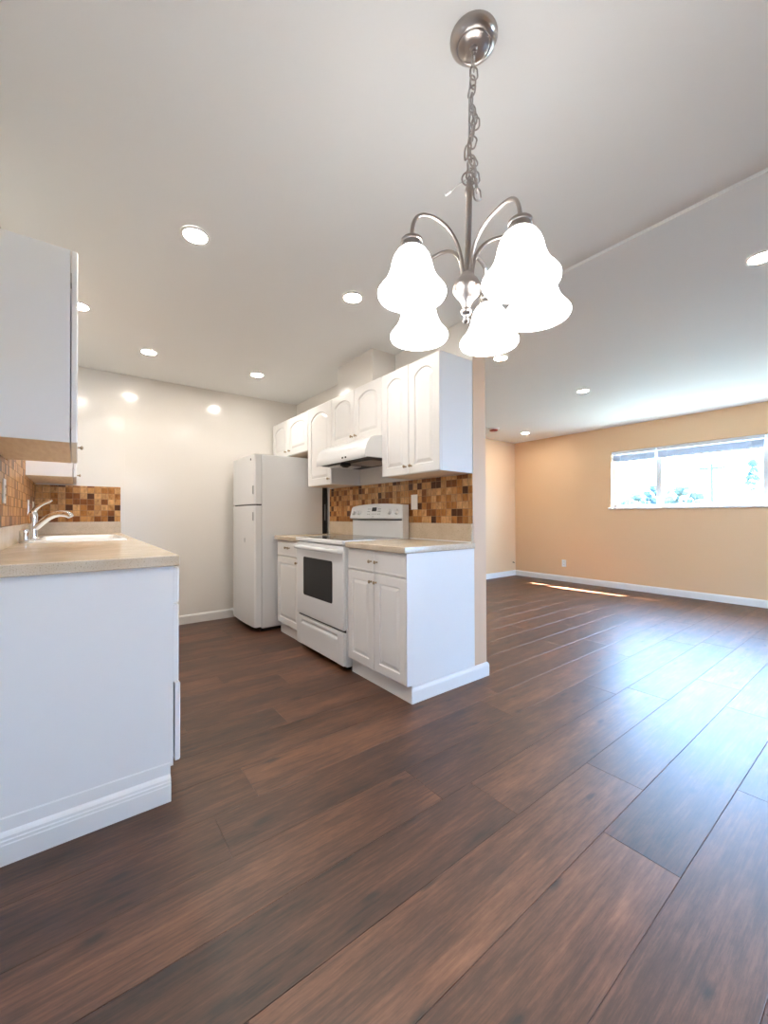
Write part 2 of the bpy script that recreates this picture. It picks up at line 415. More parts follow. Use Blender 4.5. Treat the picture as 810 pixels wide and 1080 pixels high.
blind(WY0+0.008, MUL[1]-0.015, 'white raised blind at the right frame edge beyond the wide window pane')

# patio door added out of view behind the camera to bring in daylight
bm = NB()
box(bm, DX0, DX0+0.06, YF-0.11, YF-0.04, 0, DZ, 0.004); box(bm, DX1-0.06, DX1, YF-0.11, YF-0.04, 0, DZ, 0.004)
box(bm, DX0, DX1, YF-0.11, YF-0.04, DZ-0.06, DZ, 0.004); box(bm, DX0, DX1, YF-0.11, YF-0.04, -0.002, 0.05, 0.004)
box(bm, 4.615, 4.685, YF-0.11, YF-0.04, 0.04, DZ-0.04, 0.004)
dr = struct('added_door_1', bm, M['trim'], origin=(DX0, YF-0.08, 0))
for a, b in ((DX0+0.05, 4.625), (4.675, DX1-0.05)):
    bm = NB(); box(bm, a, b, YF-0.078, YF-0.072, 0.045, DZ-0.055); build('door_pane', bm, M['glass'], dr)
bm = NB(); box(bm, 4.635, 4.66, YF-0.04, YF-0.015, 0.95, 1.15, 0.006); build('door_handle', bm, M['nickel'], dr)
# unseen overhang, its edge shaped to cut the sunlight to a thin streak
bm = NB()
prism(bm, [(XR+0.15, -3.5), (7.09, -3.5), (6.932, 0.17), (6.80, 1.25), (6.875, 1.77), (6.95, 1.95), (6.95, 5.0), (XR+0.15, 5.0)], 2, 2.46, 2.60)
struct('shaped_overhang', bm, M['stucco'])
bm = NB(); box(bm, -1.0, 6.58, YF-2.3, YF-0.15, 2.46, 2.58); struct('added_sun_cover', bm, M['stucco'])  # unseen cover added to keep the sun out of the patio door

# ------------------------------------------------------------------ cabinet doors and knobs
def contour(W, H, ms, mb, mt, rise, n=15):
    """closed outline, counter clockwise from bottom left; arch of n samples across the top"""
    pts = [(ms, mb), (W-ms, mb)]
    for i in range(n):
        s = i/(n-1); x = W-ms - s*(W-2*ms)
        a = math.sin(PI*s)**0.75 if rise else 1
        pts.append((x, H-mt-rise*(1-a)))
    return pts
def door_bm(O, wd, nd, W, H, T=0.019, fr=0.055, arch=0.0, plain=False):
    t = bmesh.new(); n = 15
    def rect(m): return contour(W, H, m, m, m, 0, n)
    loops = [(rect(0), 0), (rect(0), T-0.004), (rect(0.004), T)]
    if plain:
        loops += [(rect(0.012), T), (rect(0.016), T-0.002), (rect(0.020), T-0.002)]
    else:
        def c(e, z): return (contour(W, H, fr+e, fr+e, fr+e*0.9, arch*max(0.0, 1-e*4), n), z)
        loops += [c(0, T), c(0.004, T-0.008), c(0.010, T-0.0085), c(0.030, T-0.001), c(0.034, T-0.0005)]
    rings = []
    up = Vector((0, 0, 1))
    for pts, z in loops: rings.append([t.verts.new(Vector(O)+Vector(wd)*x+up*y+Vector(nd)*z) for x, y in pts])
    k = len(rings[0])
    for a, b in zip(rings, rings[1:]):
        for i in range(k): t.faces.new((a[i], a[(i+1) % k], b[(i+1) % k], b[i]))
    t.faces.new(rings[0]); t.faces.new(rings[-1])
    return t
def knob_bm(p, n, s=1.0):
    bm = NB()
    lathe(bm, [(0, 0), (0.007*s, 0), (0.006*s, 0.002), (0.0045*s, 0.006), (0.0045*s, 0.011), (0.008*s, 0.014), (0.011*s, 0.018), (0.0105*s, 0.022), (0.006*s, 0.0255), (0, 0.026)],
          along(p, n), 14)
    return bm
NX = (-1, 0, 0)    # range side faces -x
def range_side_door(root, y_hi, y_lo, z0, z1, xf, knob=None, arch=0.0, plain=False, name='door', fr=0.055, gap=0.0016):
    O = (xf+0.019, y_hi-gap, z0+gap); W = y_hi-y_lo-2*gap; H = z1-z0-2*gap
    d = build(name, door_bm(O, (0, -1, 0), NX, W, H, 0.019, fr, arch, plain), M['cabinet'], root)
    if knob:
        for ky, kz in (knob if isinstance(knob, list) else [knob]):
            build('knob', knob_bm((xf, ky, kz), NX), M['bronze'], d, smooth=True)
    return d
def carcass(root, x0, x1, y0, y1, z0, z1, under=True, name='cabinet_body'):
    bm = NB(); box(bm, x0, x1, y0, y1, z0, z1, 0.0012, 1)
    if under:
        bm.normal_update()
        for f in bm.faces:
            if f.normal.z < -0.95: f.material_index = 1
    return build(name, bm, [M['cabinet'], M['ply']], root)

# ---- right run, wall cabinets
UXF, UX = 1.806, 1.826
def upper(y0, y1, z0, z1, splits, knobs, label, fr=0.055, arch=0.045):
    t = thing('wall_cabinet', ((UX+XP)/2, (y0+y1)/2, z0), label, 'cabinet', 'white arched cabinets above the stove wall')
    carcass(t, UX, XP, y0+0.0007, y1-0.0007, z0, z1)
    ys = [y1]+splits+[y0]
    for a, b, k in zip(ys, ys[1:], knobs): range_side_door(t, a, b, z0, z1-0.001, UXF, k, arch, fr=fr)
    return t
ZU, ZT = 1.381, 2.138
upper(1.790, 2.392, ZU, ZT, [2.089], [(2.118, 1.435), (2.060, 1.435)], 'tall white two-door wall cabinet at the open near end of the run', fr=0.058)
upper(2.393, 3.140, 1.70, ZT, [2.765], [(2.795, 1.748), (2.735, 1.748)], 'short white two-door wall cabinet directly above the range hood', fr=0.055)
upper(3.141, 3.598, ZU, ZT, [], [(3.180, 1.432)], 'narrow tall white single-door wall cabinet between hood and refrigerator', fr=0.065, arch=0.06)
upper(3.599, 4.480, 1.74, ZT, [4.063], [(4.11, 1.79), (4.015, 1.79)], 'short white two-door wall cabinet over the refrigerator', fr=0.06)

# ---- right run, base cabinets
BX, BXF = 1.536, 1.517
def toe(root, y0, y1, x=1.562, z=0.104):
    bm = NB(); box(bm, x-0.008, x, y0, y1, 0, z); return build('toe_kick', bm, M['trim'], root)
t = thing('base_cabinet', (1.83, 2.10, 0), 'white base cabinet with two doors and two drawers under the near counter end', 'cabinet', 'white base cabinets along the stove wall')
bm = NB(); prism(bm, [(BX, 0.104), (1.562, 0.104), (1.562, 0.0), (XP-0.003, 0.0), (XP-0.003, 0.876), (BX, 0.876)], 1, YE+0.0005, 2.412); build('cabinet_body', bm, M['cabinet'], t)
bm = NB(); prism(bm, [(BXF+0.003, 0.108), (1.566, 0.104), (1.566, 0.095), (XP-0.003, 0.095), (XP-0.003, 0.876), (BXF+0.003, 0.876)], 1, YE-0.0085, YE); build('end_panel', bm, M['cabinet'], t)
toe(t, YE-0.012, 2.412, 1.562)
range_side_door(t, 2.411, 2.100, 0.106, 0.727, BXF, (2.125, 0.672))
range_side_door(t, 2.100, YE-0.002, 0.106, 0.727, BXF, (2.074, 0.672))
range_side_door(t, 2.411, 2.100, 0.731, 0.872, BXF, (2.130, 0.802), plain=True, name='drawer_front')
range_side_door(t, 2.100, YE-0.002, 0.731, 0.872, BXF, (2.066, 0.802), plain=True, name='drawer_front')
t = thing('base_cabinet', (1.83, 3.42, 0), 'narrow white base cabinet with one drawer and door between range and refrigerator', 'cabinet', 'white base cabinets along the stove wall')
bm = NB(); prism(bm, [(BX, 0.104), (1.562, 0.104), (1.562, 0.0), (XP-0.003, 0.0), (XP-0.003, 0.876), (BX, 0.876)], 1, 3.186, 3.66); build('cabinet_body', bm, M['cabinet'], t)
toe(t, 3.186, 3.66)
range_side_door(t, 3.66, 3.188, 0.106, 0.727, BXF, (3.225, 0.690))
range_side_door(t, 3.66, 3.188, 0.731, 0.872, BXF, [(3.445, 0.81), (3.385, 0.81)], plain=True, name='drawer_front')

# ---- countertops with their upstand
def counter_slab(root, x0, x1, y0, y1, z0, z1, name='slab'):
    bm = NB(); box(bm, x0, x1, y0, y1, z0, z1, 0.006, 3); return build(name, bm, M['counter'], root, smooth=True)
t = thing('countertop', (1.8, 2.09, 0.877), 'beige speckled countertop on the near side of the range', 'countertop', 'beige countertops of the stove wall')
counter_slab(t, 1.497, XP-0.001, 1.768, 2.414, 0.877, 0.915)
bm = NB(); box(bm, XP-0.018, XP-0.001, YE+0.004, 2.414, 0.915, 1.041, 0.002); build('upstand', bm, M['counter'], t)
bm = NB(); box(bm, XP-0.024, XP-0.018, YE+0.004, 2.414, 0.915, 0.922, 0.002); build('caulk_bead', bm, M['plate'], t)
t = thing('countertop', (1.8, 3.43, 0.877), 'small beige countertop between range and refrigerator', 'countertop', 'beige countertops of the stove wall')
counter_slab(t, 1.497, XP-0.001, 3.178, 3.685, 0.877, 0.915)
bm = NB(); box(bm, XP-0.018, XP-0.001, 3.178, 3.68, 0.915, 1.041, 0.002); build('upstand', bm, M['counter'], t)
# upstand strip and tile behind the range
bm = NB(); box(bm, XP-0.0175, XP-0.001, 2.4145, 3.1775, 0.86, 1.041, 0.002)
tag(build('backsplash_strip', bm, M['counter']), 'beige backsplash strip behind the white range', 'backsplash')
bm = NB(); box(bm, XP-0.008, XP-0.0002, YE+0.003, 3.70, 1.0415, 1.378, 0.001)
tag(build('tile_backsplash', bm, M['tile_y']), 'brown checkered mosaic tile backsplash on the range wall', 'backsplash')

# ------------------------------------------------------------------ refrigerator
FY0, FY1 = 3.738, 4.385
fr = thing('refrigerator', (1.70, 4.06, 0), 'white top-freezer refrigerator standing in the far kitchen corner', 'refrigerator')
bm = NB(); box(bm, 1.398, 2.045, FY0, FY1, 0.035, 1.685, 0.008, 3); build('cabinet_body', bm, M['enamel'], fr, smooth=True)
bm = NB(); box(bm, 1.40, 2.0, FY0+0.03, FY1-0.03, 0.004, 0.036); build('toe_grille', bm, M['black'], fr)
bm = NB(); box(bm, 2.046, 2.100, FY0+0.004, FY1-0.02, 0.05, 1.45, 0.004)  # black sheet added to darken the shaded gap behind the fridge
cp = build('gap_shade_panel', bm, M['black'], fr)
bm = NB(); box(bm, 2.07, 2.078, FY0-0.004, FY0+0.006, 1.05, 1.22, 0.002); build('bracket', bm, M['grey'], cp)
def fridge_door(name, z0, z1):
    bm = NB()
    # gently bowed front between the two edges
    poly = [(1.393, FY0), (1.340, FY0), (1.326, FY0+0.014)]
    for i in range(1, 9): s = i/9; poly.append((1.326-0.012*math.sin(PI*s), FY0+0.014+s*(FY1-FY0-0.028)))
    poly += [(1.326, FY1-0.014), (1.340, FY1), (1.393, FY1)]
    prism(bm, poly, 2, z0, z1)
    return build(name, bm, M['enamel'], fr, smooth=True)
fd = fridge_door('freezer_door', 1.212, 1.682); ld = fridge_door('fridge_door', 0.052, 1.198)
bm = NB(); box(bm, 1.393, 1.399, FY0+0.006, FY1-0.006, 0.05, 1.68); build('door_gasket', bm, M['grey'], fr)
bm = NB(); box(bm, 1.345, 1.395, FY0+0.004, FY1-0.004, 1.199, 1.211); build('door_gap_seal', bm, M['black'], fr)
def grip(par, z0, z1):
    bm = NB(); box(bm, 1.3175, 1.330, FY0+0.022, FY0+0.036, z0, z1, 0.003); build('grip_recess', bm, M['grey'], par)
grip(fd, 1.305, 1.385); grip(ld, 1.055, 1.135)
bm = NB(); lathe(bm, [(0, 0.0), (0.011, 0.0), (0.010, 0.003), (0, 0.0035)], along((1.3215, FY0+0.085, 1.638), NX), 16); build('round_badge', bm, M['black'], fd)
bm = NB(); box(bm, 1.3120, 1.3165, FY0+0.235, FY0+0.247, 0.84, 0.885, 0.001); build('emblem', bm, M['grey'], ld)

# ------------------------------------------------------------------ range
RY0, RY1 = 2.418, 3.174
rg = thing('electric_range', (1.80, 2.80, 0), 'white freestanding electric range with black glass cooktop', 'stove')
bm = NB(); box(bm, 1.512, 2.085, RY0, RY1, 0.03, 0.893, 0.004); build('range_body', bm, M['enamel'], rg)
for fx in (1.56, 2.03):
    for fy in (RY0+0.05, RY1-0.05):
        bm = NB(); lathe(bm, [(0, 0), (0.018, 0), (0.018, 0.008), (0.01, 0.01), (0.01, 0.032), (0, 0.032)], Matrix.Translation((fx, fy, 0)), 12); build('foot', bm, M['black'], rg)
bm = NB(); box(bm, 1.478, 2.085, RY0-0.001, RY1+0.001, 0.893, 0.922, 0.006, 3); ct = build('cooktop_frame', bm, M['enamel'], rg, smooth=True)
bm = NB(); box(bm, 1.512, 2.02, RY0+0.022, RY1-0.022, 0.9205, 0.9245, 0.001); build('glass_cooktop', bm, M['black_glass'], ct)
for (bx_, by_, r) in ((1.64, 2.61, 0.105), (1.64, 2.98, 0.08), (1.88, 2.61, 0.08), (1.88, 2.98, 0.105)):
    bm = NB(); tube(bm, [(bx_+r*math.cos(a*PI/16), by_+r*math.sin(a*PI/16), 0.9246) for a in range(32)], 0.0008, 4, True); build('burner_ring', bm, M['grey'], ct)
# oven door with window and bar handle
bm = NB(); box(bm, 1.488, 1.511, RY0+0.004, RY1-0.004, 0.288, 0.882, 0.006, 3); od = build('oven_door', bm, M['enamel'], rg, smooth=True)
def rrect(w0, w1, z0, z1, r, n=5):
    pts = []
    for cx, cz, a0 in ((w1-r, z1-r, 0), (w0+r, z1-r, 90), (w0+r, z0+r, 180), (w1-r, z0+r, 270)):
        for i in range(n+1):
            a = math.radians(a0+90*i/n); pts.append((cx+r*math.cos(a), cz+r*math.sin(a)))
    return pts
bm = NB(); prism(bm, rrect(2.575, 3.045, 0.455, 0.765, 0.018), 0, 1.4862, 1.4885); ow = build('oven_window', bm, M['black'], od)
bm = NB(); prism(bm, rrect(2.590, 3.030, 0.470, 0.750, 0.012), 0, 1.4854, 1.4864); build('inner_glass', bm, M['oven_glass'], ow)
bm = NB()
pts = [(1.490, RY0+0.03, 0.842), (1.462, RY0+0.035, 0.845), (1.450, RY0+0.07, 0.846)] + [(1.449, RY0+0.07+(RY1-RY0-0.14)*i/8, 0.846) for i in range(1, 8)] + [(1.450, RY1-0.07, 0.846), (1.462, RY1-0.035, 0.845), (1.490, RY1-0.03, 0.842)]
tube(bm, pts, 0.017, 12, flat=1.0); build('oven_handle', bm, M['enamel'], od, smooth=True)
bm = NB(); box(bm, 1.508, 1.513, RY0+0.006, RY1-0.006, 0.272, 0.292); build('shadow_gap', bm, M['black'], rg)
# storage drawer with a pressed pull lip
bm = NB(); prism(bm, [(1.511, 0.042), (1.492, 0.042), (1.488, 0.046), (1.488, 0.205), (1.490, 0.214), (1.500, 0.222), (1.501, 0.232), (1.490, 0.244), (1.488, 0.25), (1.488, 0.264), (1.492, 0.270), (1.511, 0.270)], 1, RY0+0.09, RY1-0.09)
for a, b in ((RY0+0.004, RY0+0.09), (RY1-0.09, RY1-0.004)): box(bm, 1.488, 1.511, a, b, 0.042, 0.270, 0.003)
build('storage_drawer', bm, M['enamel'], rg)
# backguard: recessed lower panel, dark slot, curved control console
bm = NB(); box(bm, 2.046, 2.088, RY0+0.012, RY1-0.012, 0.915, 1.062, 0.003); build('backguard_panel', bm, M['enamel'], rg)
bm = NB(); box(bm, 2.040, 2.088, RY0+0.010, RY1-0.010, 1.060, 1.069); build('vent_slot', bm, M['black'], rg)
bm = NB()
N = 14; t2 = bmesh.new(); rowsF = []
def arch_z(s): return 1.178 + 0.022*math.sin(PI*s)**0.6
secs = []
for i in range(N+1):
    s = i/N; y = RY0 + (RY1-RY0)*s; zt = arch_z(s); bow = 0.010*math.sin(PI*s)
    secs.append([t2.verts.new(c) for c in ((2.090, y, 1.069), (2.030-bow, y, 1.069), (2.024-bow, y, 1.080), (2.044-bow, y, zt-0.016), (2.054, y, zt), (2.090, y, zt))])
for a, b in zip(secs, secs[1:]):
    for k in range(6): t2.faces.new((a[k], a[(k+1) % 6], b[(k+1) % 6], b[k]))
t2.faces.new(secs[0]); t2.faces.new(secs[-1]); merge(bm, t2)
cs = build('control_console', bm, M['enamel'], rg, smooth=True)
bm = NB(); box(bm, 2.026, 2.088, RY0-0.002, RY0+0.008, 0.915, 1.185, 0.003); build('side_cap', bm, M['enamel'], rg)
cn = Vector((-0.98, 0, 0.2)).normalized()
def cpt(s, z):       # a point on the console face
    bow = 0.010*math.sin(PI*s); return Vector((2.0235-bow+(z-1.08)/(arch_z(s)-0.016-1.08)*0.020, RY0+(RY1-RY0)*s, z))
for s in (0.10, 0.215, 0.80, 0.915):
    bm = NB(); lathe(bm, [(0, -0.004), (0.023, -0.002), (0.022, 0.006), (0.019, 0.018), (0.017, 0.021), (0, 0.022)], along(cpt(s, 1.128), cn), 20)
    k = build('control_knob', bm, M['enamel'], cs, smooth=True)
def on_console(s0, s1, z0, z1, name, m, thick=0.0015):
    a, b, c, d = cpt(s0, z0), cpt(s1, z0), cpt(s1, z1), cpt(s0, z1); t = bmesh.new()
    A = [t.verts.new(p+cn*thick) for p in (a, b, c, d)]; B = [t.verts.new(p-cn*0.004) for p in (a, b, c, d)]
    t.faces.new(A); t.faces.new(B)
    for i in range(4): t.faces.new((A[i], A[(i+1) % 4], B[(i+1) % 4], B[i]))
    bm = NB(); merge(bm, t); return build(name, bm, m, cs)
on_console(0.455, 0.54, 1.135, 1.168, 'clock_display', M['black'])
for i, s in enumerate((0.375, 0.405, 0.575, 0.605)):
    for z in (1.108, 1.130, 1.152): on_console(s, s+0.018, z, z+0.006, 'push_button', M['grey'], 0.002)
for s in (0.445, 0.47, 0.495, 0.52): on_console(s, s+0.014, 1.110, 1.114, 'push_button', M['grey'], 0.002)
on_console(0.485, 0.525, 1.087, 1.092, 'nameplate', M['grey'], 0.001)

# ------------------------------------------------------------------ range hood
HY0, HY1 = 2.395, 3.138
hd = thing('range_hood', (1.88, 2.77, 1.52), 'white under-cabinet range hood above the stove', 'range hood')
prof = [(XP-0.001, 1.530), (1.675, 1.530), (1.660, 1.522), (1.657, 1.526), (1.657, 1.575), (1.662, 1.585)]
for i in range(1, 7): a = i/6*PI/2; prof.append((1.662+0.090*(1-math.cos(a))*1.0 + 0.02*i/6, 1.585+0.108*math.sin(a)))
prof += [(1.80, 1.6985), (XP-0.001, 1.6985)]
bm = NB(); prism(bm, prof, 1, HY0, HY1); build('hood_shell', bm, M['enamel'], hd, smooth=True)
bm = NB(); box(bm, 1.70, 2.08, HY0+0.03, HY1-0.03, 1.524, 1.531); up = build('underside_recess', bm, M['black'], hd)
bm = NB(); box(bm, 1.78, 2.02, HY0+0.10, HY0+0.42, 1.519, 1.526, 0.003); build('grease_filter', bm, M['steel'], hd)
bm = NB(); box(bm, 1.74, 1.95, HY0+0.48, HY1-0.08, 1.512, 1.526, 0.006); build('light_cover', bm, M['plate'], hd)
bm = NB(); lathe(bm, [(0, 0), (0.04, 0), (0.045, -0.02), (0.02, -0.035), (0, -0.035)], Matrix.Translation((1.74, HY0+0.40, 1.526)), 16); build('fan_grille', bm, M['black'], hd)
for y in (2.66, 2.705):
    bm = NB(); box(bm, 1.6535, 1.658, y-0.010, y+0.010, 1.545, 1.558, 0.001); build('rocker_switch', bm, M['black'], hd)

# ------------------------------------------------------------------ left run
LX, LZ0, LZ1 = 0.3045, 0.904, 0.946
def lbase(y0, y1, label, fronts):
    t = thing('base_cabinet', ((XL+LX)/2, (y0+y1)/2, 0), label, 'cabinet', 'white base cabinets of the sink side')
    zb = LZ0 if y0 < 2 else 0.76                       # the sink bases are open below the counter
    bm = NB(); prism(bm, [(XL+0.001, 0), (0.284, 0), (0.284, 0.124), (LX, 0.124), (LX, zb), (XL+0.001, zb)], 1, y0, y1-0.0005)
    if zb < LZ0: box(bm, LX-0.018, LX, y0, y1-0.0005, zb, LZ0)
    build('cabinet_body', bm, M['cabinet'], t)
    for (a, b, z0, z1, plain, ky, kz, out) in fronts:
        d = build('drawer_front' if plain else 'door', door_bm((LX+0.001+out, a+0.0016, z0+0.0016), (0, 1, 0), (1, 0, 0), b-a-0.0032, z1-z0-0.0032, 0.019, 0.055, 0, plain), M['cabinet'], t)
        build('knob', knob_bm((LX+0.020+out, ky, kz), (1, 0, 0)), M['bronze'], d, smooth=True)
    return t
lbase(1.764, 2.30, 'white drawer cabinet at the near left end under the sink counter',
      [(1.766, 2.30, 0.756, 0.898, True, 2.03, 0.827, 0), (1.766, 2.30, 0.446, 0.752, True, 2.03, 0.60, 0), (1.766, 2.30, 0.136, 0.442, True, 2.03, 0.30, 0.006)])
lbase(2.301, 3.20, 'white drawer cabinet behind the near left one, hidden past its edge',
      [(2.302, 2.75, 0.136, 0.752, False, 2.70, 0.70, 0), (2.75, 3.199, 0.136, 0.752, False, 2.80, 0.70, 0), (2.302, 3.199, 0.756, 0.898, True, 2.75, 0.827, 0)])['label'] = 'white two-door base cabinet under the sink counter, behind the near end unit'
lbase(3.201, YK-0.008, 'white base cabinet of the sink side against the far kitchen wall',
      [(3.202, 3.85, 0.136, 0.752, False, 3.80, 0.70, 0), (3.85, 4.504, 0.136, 0.752, False, 3.90, 0.70, 0), (3.202, 4.504, 0.756, 0.898, True, 3.85, 0.827, 0)])
# counter slab with a cut out for the sink
SY0, SY1, SX0, SX1 = 3.06, 3.82, -0.262, 0.262
t = thing('countertop', (0.05, 3.1, LZ0), 'long beige speckled countertop holding the white sink', 'countertop')
bm = NB()
box(bm, XL+0.001, 0.323, 1.742, SY0+0.03, LZ0, LZ1, 0.006, 3); box(bm, XL+0.001, 0.323, SY1-0.03, YK-0.007, LZ0, LZ1, 0.001)
box(bm, XL+0.001, SX0+0.03, SY0+0.03, SY1-0.03, LZ0, LZ1); box(bm, SX1-0.03, 0.323, SY0+0.03, SY1-0.03, LZ0, LZ1, 0.003)
build('slab', bm, M['counter'], t)
bm = NB(); box(bm, XL+0.001, XL+0.018, 1.76, YK-0.007, LZ1, 1.050, 0.002); build('upstand', bm, M['counter'], t)
bm = NB(); box(bm, XL+0.018, 0.333, YK-0.025, YK-0.007, LZ1, 1.050, 0.002); build('upstand', bm, M['counter'], t)
bm = NB(); box(bm, XL+0.0002, XL+0.008, 1.76, YK-0.015, 1.0505, 1.380, 0.001); box(bm, XL+0.0002, XL+0.008, 2.752, 3.668, 1.380, 1.80, 0.001)
tag(build('tile_backsplash', bm, M['tile_y']), 'brown mosaic tile backsplash on the left wall behind the faucet', 'backsplash')
bm = NB(); box(bm, XL+0.008, 0.329, YK-0.014, YK-0.0062, 1.0505, 1.372, 0.001)
tag(build('tile_backsplash', bm, M['tile_x']), 'short brown mosaic tile panel on the far wall past the sink', 'backsplash')

# sink: rim, bowl, drain
sk = thing('kitchen_sink', ((SX0+SX1)/2, (SY0+SY1)/2, 0.78), 'white enamel drop-in sink set in the left countertop', 'sink')
def loopxy(x0, x1, y0, y1, r, n=5): return rrect(x0, x1, y0, y1, r, n)
t2 = bmesh.new(); rings = []
for (e, z, r) in ((0.0, LZ1+0.0005, 0.03), (0.002, LZ1+0.008, 0.03), (0.010, LZ1+0.012, 0.03), (0.026, LZ1+0.012, 0.035), (0.034, LZ1+0.004, 0.04), (0.040, LZ1-0.03, 0.05), (0.055, 0.80, 0.06), (0.09, 0.785, 0.06)):
    ex0 = SX0 + e + (0.055 if e > 0.02 else 0)
    rings.append([t2.verts.new((x, y, z)) for x, y in loopxy(ex0, SX1-e, SY0+e, SY1-e, r)])
for a, b in zip(rings, rings[1:]):
    for i in range(len(a)): t2.faces.new((a[i], a[(i+1) % len(a)], b[(i+1) % len(a)], b[i]))
t2.faces.new(rings[-1]); bm = NB(); merge(bm, t2); build('basin', bm, M['porcelain'], sk, smooth=True)
bm = NB(); lathe(bm, [(0, 0.786), (0.04, 0.786), (0.042, 0.789), (0.03, 0.790), (0, 0.788)], Matrix.Translation((0.06, 3.44, 0)), 20); build('drain', bm, M['chrome'], sk)

# faucet: body, swept spout, lever
ZS = LZ1+0.0125
FX, FY = -0.222, 3.44
fc = thing('kitchen_faucet', (FX, FY, ZS), 'chrome single-lever faucet with curved spout behind the sink', 'faucet')
bm = NB(); lathe(bm, [(0, 0), (0.031, 0), (0.031, 0.005), (0.026, 0.010), (0.024, 0.05), (0.023, 0.10), (0.025, 0.125), (0.026, 0.15), (0.021, 0.17), (0.010, 0.180), (0, 0.181)], Matrix.Translation((FX, FY, ZS)), 24)
build('faucet_body', bm, M['chrome'], fc, smooth=True)
sdv = Vector((0.86, -0.5, 0)).normalized()
def fp(u, z): return Vector((FX, FY, ZS+z)) + sdv*u
bm = NB(); tube(bm, [fp(0.0, 0.055), fp(0.025, 0.075), fp(0.06, 0.108), fp(0.095, 0.136), fp(0.13, 0.153), (fp(0.165, 0.160)), fp(0.20, 0.156), fp(0.218, 0.147), fp(0.224, 0.138)],
     [0.017, 0.019, 0.020, 0.020, 0.020, 0.0205, 0.021, 0.0205, 0.018], 14)
build('spout', bm, M['chrome'], fc, smooth=True)
bm = NB(); tube(bm, [fp(0.0, 0.165), fp(0.016, 0.192), fp(0.04, 0.211), fp(0.07, 0.228), fp(0.10, 0.241), fp(0.112, 0.245)], [0.017, 0.014, 0.010, 0.009, 0.009, 0.006], 12)
build('lever_handle', bm, M['chrome'], fc, smooth=True)
bm = NB(); lathe(bm, [(0, 0), (0.027, 0), (0.027, 0.004), (0.023, 0.007), (0.0235, 0.058), (0.021, 0.066), (0, 0.068)], Matrix.Translation((-0.236, 3.085, ZS)), 22)
ag = tag(build('air_gap_cap', bm, M['chrome'], smooth=True), 'short chrome air gap cylinder on the sink rim beside the faucet', 'air gap')
# left wall cabinets
def lupper(y0, y1, z0, z1, ky, kz, label):
    t = thing('wall_cabinet', ((XL-0.02)/2, (y0+y1)/2, z0), label, 'cabinet', 'white wall cabinets of the sink side')
    carcass(t, XL+0.001, -0.021, y0, y1, z0, z1)
    d = build('door', door_bm((-0.017, y0+0.001, z0+0.001), (0, 1, 0), (1, 0, 0), y1-y0-0.002, z1-z0-0.002, 0.020, 0.058, 0.045), M['cabinet'], t)
    build('knob', knob_bm((0.003, ky, kz), (1, 0, 0)), M['bronze'], d, smooth=True)
    for hz in (z0+0.08, z1-0.1):
        bm = NB(); box(bm, -0.022, -0.016, y0+0.02, y0+0.07, hz-0.02, hz+0.02); build('hinge', bm, M['nickel'], t)
lupper(1.989, 2.75, 1.386, 2.14, 2.70, 1.466, 'large white wall cabinet nearest the camera at upper left')
lupper(3.67, YK-0.007, 1.384, 2.14, 4.03, 1.425, 'white wall cabinet in the far left corner above the faucet')

# ------------------------------------------------------------------ small wall plates
def plate(name, c, n, label, cat, w=0.072, h=0.117, kind='outlet', group=None):
    c = Vector(c); n = Vector(n); s = Vector((0, 0, 1)).cross(n)
    t = thing(name, c, label, cat, group)
    def blk(nm, u0, u1, z0, z1, d0, d1, m, bev=0.0015):
        bm = NB(); a = c+s*u0+n*d0; b = c+s*u1+n*d1
        box(bm, a.x, b.x, a.y, b.y, c.z+z0, c.z+z1, bev); return build(nm, bm, m, t)
    blk('cover_plate', -w/2, w/2, -h/2, h/2, 0.0005, 0.006, M['plate'])
    if kind == 'outlet':
        for z in (0.020, -0.020):
            blk('receptacle', -0.016, 0.016, z-0.013, z+0.013, 0.005, 0.008, M['plate'])
            for u in (-0.006, 0.006): blk('slot', u-0.0012, u+0.0012, z-0.005, z+0.006, 0.007, 0.0085, M['black'], 0)
    else: blk('rocker', -0.016, 0.016, -0.032, 0.032, 0.005, 0.010, M['plate'])
plate('wall_outlet', (XR, 3.518, 0.30), (-1, 0, 0), 'white outlet low on the tan wall left of the window', 'outlet')
plate('light_switch', (XP-0.008, 2.366, 1.203), (-1, 0, 0), 'white switch plate on the mosaic tile right of the range', 'switch', kind='switch')
plate('wall_outlet', (XL+0.008, 3.84, 1.16), (1, 0, 0), 'white outlet plate on left tile wall, nearer one behind the faucet', 'outlet')
plate('wall_outlet', (XL+0.008, 4.25, 1.16), (1, 0, 0), 'white outlet plate on left tile wall, farther one by the corner', 'outlet')
plate('wall_outlet', (XL+0.008, 2.62, 1.22), (1, 0, 0), 'white outlet plate at the left frame edge below the near cabinet', 'outlet')
bm = NB(); tube(bm, [(6.36, YV, 0.24), (6.36, YV-0.02, 0.24), (6.362, YV-0.035, 0.232)], [0.008, 0.008, 0.006], 8)
tag(build('cable_stub', bm, M['black']), 'tiny dark cable end poking from the tan corner above the baseboard', 'cable')

